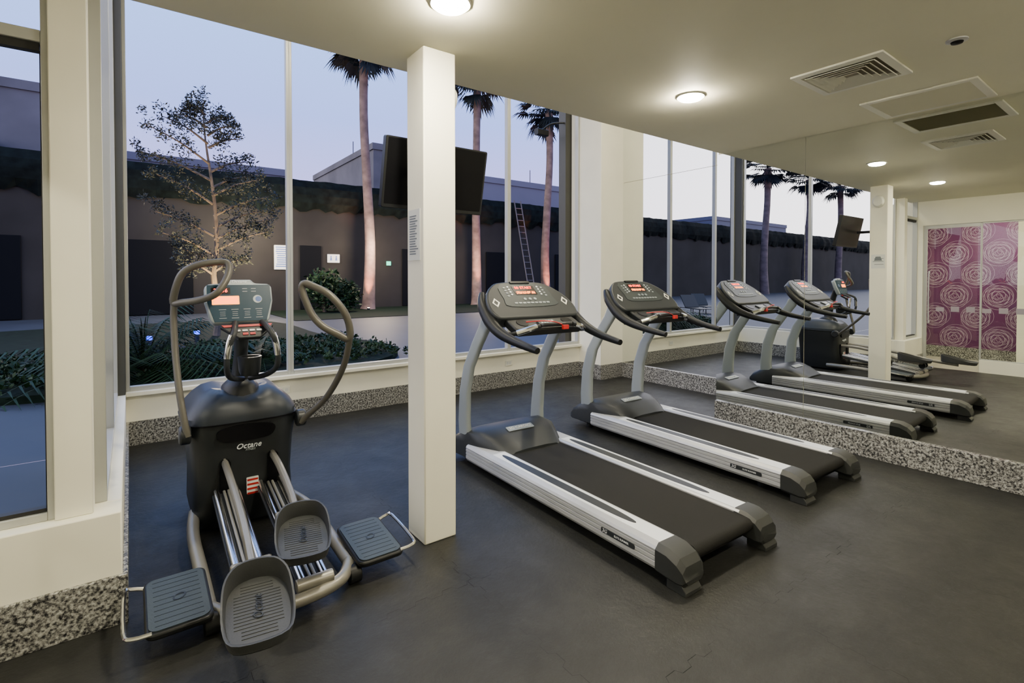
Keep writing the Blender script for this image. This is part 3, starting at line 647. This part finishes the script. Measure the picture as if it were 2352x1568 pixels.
def leaves(name,centers,n,size,m,parent=None,asp=2.2,flat=0):
    vs=[];fs=[]
    for _ in range(n):
        c,r=random.choice(centers); d=V((random.gauss(0,1),random.gauss(0,1),random.gauss(0,1))).normalized()*r*random.random()**.5
        if flat: d.z*=flat
        p=V(c)+d; a=V((random.gauss(0,1),random.gauss(0,1),random.gauss(0,.7)+.3)).normalized(); b_=a.cross(V((random.gauss(0,1),random.gauss(0,1),random.gauss(0,1)))).normalized()
        s=size*random.uniform(.6,1.3); k=len(vs); vs+=[p,p+a*s*.5+b_*s*.5/asp,p+a*s,p+a*s*.5-b_*s*.5/asp]; fs.append((k,k+1,k+2,k+3))
    return raw(name,vs,fs,m,parent)
TR=thing('courtyard_tree','small leafy tree lit from below in the planting bed','tree',(1.75,14.9,.07),0,None,ws=True)
obj('trunk',T([(1.75,14.9,.07),(1.82,14.9,.8),(1.70,14.9,1.6),(1.78,14.9,2.4),(1.72,14.9,3.6),(1.55,14.9,5.0),(1.5,14.9,5.9)],[.09,.075,.065,.055,.04,.02,.01],8),'bark',TR)
cents=[]
def branch(p,dx,dz,L):
    p=V(p); q=p+V((dx,random.uniform(-.5,.5),dz))*L; mid=(p+q)/2+V((0,0,.08)); obj('branch',T([p,mid,q],[.035,.02,.008],6,3),'bark',TR)
    for k in range(12): 
        c=p.lerp(q,.25+.075*k)+V((random.uniform(-.12,.12),0,random.uniform(-.1,.26))); cents.append((c,.13+.05*(k<7)))
for z,s,L in ((1.6,-1,.9),(1.7,1,.9),(1.9,-1,1.1),(2.1,-1,1.4),(2.2,1,1.5),(2.5,1,1.7),(2.6,-1,1.7),(2.8,1,1.8),(3.1,1,1.6),(3.4,-1,1.5),(3.6,1,1.3),(3.8,1,1.2),(4.0,-1,1.9),(4.2,1,1.1),(4.4,-1,1.7),(4.8,1,.9),(4.9,-1,1.2),(5.1,1,.75),(5.3,-1,.8),(5.4,1,.6),(5.6,-1,.5)):
    branch((1.72-.06*max(0,z-3),14.9,z),s*.92,.42,L*.85)
for z in (5.2,5.5,5.8,6.0,6.15): cents.append(((1.5,14.9,z),.14))
leaves('foliage',cents,11500,.085,'leaf',TR,2.8)
pts=S2([(-.4,7.0),(1.5,6.75),(3.2,7.0),(4.3,8.0),(4.6,9.6),(4.0,12),(3.8,17),(1,18.5),(-4,17),(-5,9)],4)
tag(obj('planting_bed',PR(pts,(0,1.6,-.03),X3,Y3,0,.10),'grass'),'curved raised planting bed with low green groundcover','planter')
gc=[]
for _ in range(520):
    gc.append(((random.uniform(-3.4,4.2),random.uniform(8.9,12.6),.16),.11))
tag(leaves('groundcover',gc,12000,.085,'shrub',None,1.8,.7),'low leafy groundcover filling the planting bed','groundcover',kind='stuff')
st(obj('lawn_strip',quad([(4.8,19.5,-.012),(60,19.5,-.012),(60,25.95,-.012),(4.8,25.95,-.012)]),'grass'),'dark lawn strip before the courtyard wall')
def spiky(x,y,n,L,label):
    t=thing('fan_leaf_plant',label,'plant',(x,y,.07),0,None,ws=True); vs=[];fs=[]
    for i in range(n):
        a=random.uniform(0,2*PI); e=random.uniform(.25,1.3); l=L*random.uniform(.7,1.1)
        ca,sa=math.cos(a),math.sin(a); q0=V((-sa,ca,0)); r0=V((ca,sa,0)); N_=16
        for k in range(N_+1):
            s=k/N_; p=V((x+ca*math.cos(e)*l*s,y+sa*math.cos(e)*l*s,.1+math.sin(e)*l*s-.45*l*s*s)); w=.014*(1-s*.8); q=q0*w
            b0=len(vs); vs+=[p-q,p+q]
            if k: fs.append((prev,prev+1,b0+1,b0))
            prev=b0
            if 1<k<N_:
                for sg in(-1,1):
                    ll=.26*L*math.sin(PI*s)**.6; c0=len(vs); tip=p+q0*sg*ll+r0*.35*ll+V((0,0,-.35*ll)); vs+=[p-r0*.018,p+r0*.018,tip]; fs.append((c0,c0+1,c0+2))
    raw('fronds',vs,fs,'shrub',t); obj('stem',T([(x,y,.07),(x,y,.3)],[.08,.05],8,1),'bark',t); return t
spiky(.15,9.6,60,2.0,'arching green palm shrub at the left end of the bed')
spiky(1.75,9.4,24,.9,'small arching palm shrub behind the elliptical console')
t=thing('round_shrub','dense round shrub beside the notice board wall','shrub',(7.0,23.5,0),0,None,ws=True); leaves('foliage',[((7.0,23.5,1.0),.95),((7.9,23.4,.7),.7)],2600,.22,'shrub',t); obj('stem',T([(7.0,23.5,0),(7.0,23.5,1)],.08,6,1),'bark',t)
def palm(label):
    t=thing('palm_tree',label,'palm tree',(0,0,0),0,None)
    obj('trunk',T([(0,0,-.03),(.04,0,.5),(.1,0,3),(.0,.05,6),(-.12,.05,9),(-.1,0,12.1)],[.31,.25,.21,.185,.17,.16,.19],14),'palmbark',t)
    vs=[];fs=[]; c=V((-.1,0,12.2))
    for i in range(60):
        a=random.uniform(0,2*PI); e=math.radians(random.choice([random.uniform(-70,-20),random.uniform(-30,75),random.uniform(0,75)])); L=random.uniform(.7,1.15)
        dr=V((math.cos(a)*math.cos(e),math.sin(a)*math.cos(e),math.sin(e))); sd=V((-math.sin(a),math.cos(a),0)); k=len(vs); end=c+dr*L
        vs+=[c-sd*.025,c+sd*.025,end+sd*.02,end-sd*.02]; fs.append((k,k+1,k+2,k+3))
        for j in range(13):
            f=(j-6)/6*1.25; l=random.uniform(.65,.95)*(1-.25*abs(f)/1.25); dd=(dr*math.cos(f)+sd*math.sin(f)); mid=end+dd*l*.6; tip=end+dd*l+V((0,0,-.3*l)); w=(sd*math.cos(f)-dr*math.sin(f))*.05
            k=len(vs); vs+=[end,mid-w,tip,mid+w]; fs.append((k,k+1,k+2,k+3))
    raw('fronds',vs,fs,'palmleaf',t)
    return t
p1=palm('tall palm tree seen left of the column with a lit trunk'); p1.location=(9.45,24.6,0); p1.scale=(1.25,1.25,1.07)
dup(p1,(16.0,24.8,0),1.3,'tall palm tree seen just right of the column behind the television').scale=(1.25,1.25,1.05)
dup(p1,(21.2,24.7,-.1),2.6,'tall palm tree seen through the last window beside the pier').scale=(1.3,1.3,1.0)
for i,(x,y,l) in enumerate(((-38,24.5,'far palm tree visible in the mirror, nearest the window corner'),(-47,24.7,'far palm tree visible in the mirror, middle one'),(-54,24.3,'far palm tree visible in the mirror, farthest away'))): dup(p1,(x,y,-.3),i+.5,l).scale=(1.7,1.7,1)
for x in (9.45,16.0,21.2):
    lamp('SPOT','palm_uplight',(x-.2,24.0,.12),3600,(1,.34,.17),.05,(math.radians(174),0,0),spot_size=math.radians(46),spot_blend=.6)
    t=thing('garden_spotlight','small glowing ground spotlight at the foot of '+{9.45:'the left palm',16.0:'the middle palm',21.2:'the right palm'}[x],'garden light',(x-.2,24.0,-.02))
    obj('casing',PR(circ(.07,14),(0,0,0),X3,Y3,0,.1),'black',t); obj('lens',PR(circ(.05,14),(0,0,0),X3,Y3,.1,.11),'slens',t)
lamp('SPOT','tree_uplight',(2.0,13.7,.25),2600,(1,.72,.36),.05,(math.radians(162),0,0),spot_size=math.radians(80),spot_blend=.7)
lamp('POINT','wall_glow',(9.6,23.5,3.0),1000,(1,.78,.52),.3)
lamp('POINT','wall_glow',(4,23.5,3.4),1700,(1,.82,.55),.3)
lamp('POINT','wall_glow',(15.5,23.5,2.4),350,(1,.75,.5),.3)
for x,y in ((.3,12.8),(1.2,13.5)):
    t=thing('blue_garden_light','small blue glowing lamp in the planting bed, '+('left' if x<1 else 'right')+' one','garden light',(x,y,.07)); obj('post',PR(circ(.05,12),(0,0,0),X3,Y3,0,.2),'black',t); obj('lens',PR(circ(.06,12),(0,0,0),X3,Y3,.2,.28),'blueled',t)
    lamp('POINT','blue_glow',(x,y-.2,.5),30,(.05,.12,1),.05)
def wsign(name,x,z,w,h,label):
    t=thing(name,label,'sign',(x,YC-.01,z)); obj('board',PR(rr(w,h,.02),(0,0,0),X3,Z3,0,.06),'paper',t); return t
t=wsign('notice_board',5.75,2.5,.62,1.15,'tall white notice board with printed lines on courtyard wall'); bm=NB()
for k in range(10): prism(bm,rr(.5*random.uniform(.6,1),.04,.005,0,.48-k*.1),(0,0,0),X3,Z3,.06,.07)
obj('printed_lines',bm,'sky_blue',t)
t=wsign('restroom_sign',8.2,2.5,.6,.42,'white sign with two blue figures on courtyard wall')
for s in (-.13,.13):
    bm=NB(); prism(bm,circ(.035,10,s,.1),(0,0,0),X3,Z3,.06,.07); prism(bm,[(s-.05,-.1),(s+.05,-.1),(s+.03,.06),(s-.03,.06)],(0,0,0),X3,Z3,.06,.07); obj('figure_mark',bm,'sky_blue',t)
t=thing('exit_sign','small green glowing sign on the courtyard wall','sign',(11.1,YC-.08,2.3)); obj('lit_face',PR(rr(.24,.22,.02),(0,0,0),X3,Z3,0,.05),'green',t)
t=thing('ladder','dark step ladder leaning on the courtyard wall','ladder',(19.6,24.6,0),0,None,ws=True)
for s in (-.25,.25): obj('rail',T([(19.9+s,24.4,0),(19.3+s,25.3,6.3)],.035,6,1),'conc',t)
for k in range(16):
    f=(k+.7)/17; p=V((19.9,24.4,0)).lerp(V((19.3,25.3,6.3)),f); obj('rung',T([p-X3*.25,p+X3*.25],.022,6,1),'conc',t)
t=thing('security_camera','dark security camera under the high eave outside','security camera',(5.15,6.4,3.75),0,None,ws=True)
obj('camera_body',PR(rr(.1,.1,.02),(5.2,6.3,3.86),Y3,Z3,-.02,.2),'black',t); obj('bracket',T([(5.3,6.3,3.9),(5.42,6.2,4.0),(5.6,6.1,4.02)],.015,6),'black',t)
st(obj('exterior_fin',bx(5.6,5.8,YW+.2,YW+.36,0,TOP),'darkwall'))
L=thing('sun_lounger','dark sun lounger out on the patio, nearer one','sun lounger',(-6.5,12.5,-.03),.5,'patio sun loungers')
bm=NB()
for k in range(14): box(bm,-.3,.3,-.95+k*.09,-.88+k*.09,.30,.32)
obj('seat_slats',bm,'black',L)
obj('backrest',PR(rr(.62,.7,.03,0,.35),(0,.32,.32),X3,(0,.7,.72),-.02,.02),'black',L)
for sx in(-.29,.29):
    obj('frame_rail',T([(sx,-.98,.30),(sx,1.0,.30)],.02,6,1),'black',L)
    for y in (-.85,.8): obj('leg',T([(sx,y,0),(sx,y,.3)],.02,6,1),'black',L)
dup(L,(-8.2,13.2,-.03),.6,'dark sun lounger out on the patio, farther one','patio sun loungers')

# ---------------------------------------------------------------- world
w=bpy.data.worlds.new('dusk_sky'); S.world=w; w.use_nodes=True; nt=w.node_tree; N=nt.nodes; LK=nt.links; bg=N['Background']
tc=N.new('ShaderNodeTexCoord'); sp=N.new('ShaderNodeSeparateXYZ'); LK.new(tc.outputs['Generated'],sp.inputs[0])
r=N.new('ShaderNodeValToRGB'); e=r.color_ramp.elements; e[0].position=0; e[0].color=(.62,.48,.76,1); e[1].position=1; e[1].color=(.16,.30,.85,1)
x=e.new(.12); x.color=(.52,.46,.94,1); x=e.new(.28); x.color=(.34,.46,1.05,1); x=e.new(.5); x.color=(.36,.62,1.28,1)
LK.new(sp.outputs[2],r.inputs['Fac'])
f=mathn(nt,'MULTIPLY',sp.outputs[0],-1); f=mathn(nt,'MAXIMUM',mathn(nt,'SUBTRACT',f,.15),0); f=mathn(nt,'MULTIPLY',f,1.15)
mx=N.new('ShaderNodeMix'); mx.data_type='RGBA'; LK.new(f,mx.inputs['Factor']); LK.new(r.outputs['Color'],mx.inputs[6]); mx.inputs[7].default_value=(1.9,1.8,1.9,1)
LK.new(mx.outputs[2],bg.inputs['Color']); bg.inputs['Strength'].default_value=2.1

# ---------------------------------------------------------------- camera
cam=bpy.data.cameras.new('camera'); cam.lens=18; cam.sensor_width=36; cam.shift_y=-(784-657.5)/2352; cam.clip_start=.05; cam.clip_end=500
co=bpy.data.objects.new('camera',cam); C.objects.link(co); co.location=(0,0,1.55); co.rotation_euler=(math.radians(89),0,math.radians(-36.74)); S.camera=co
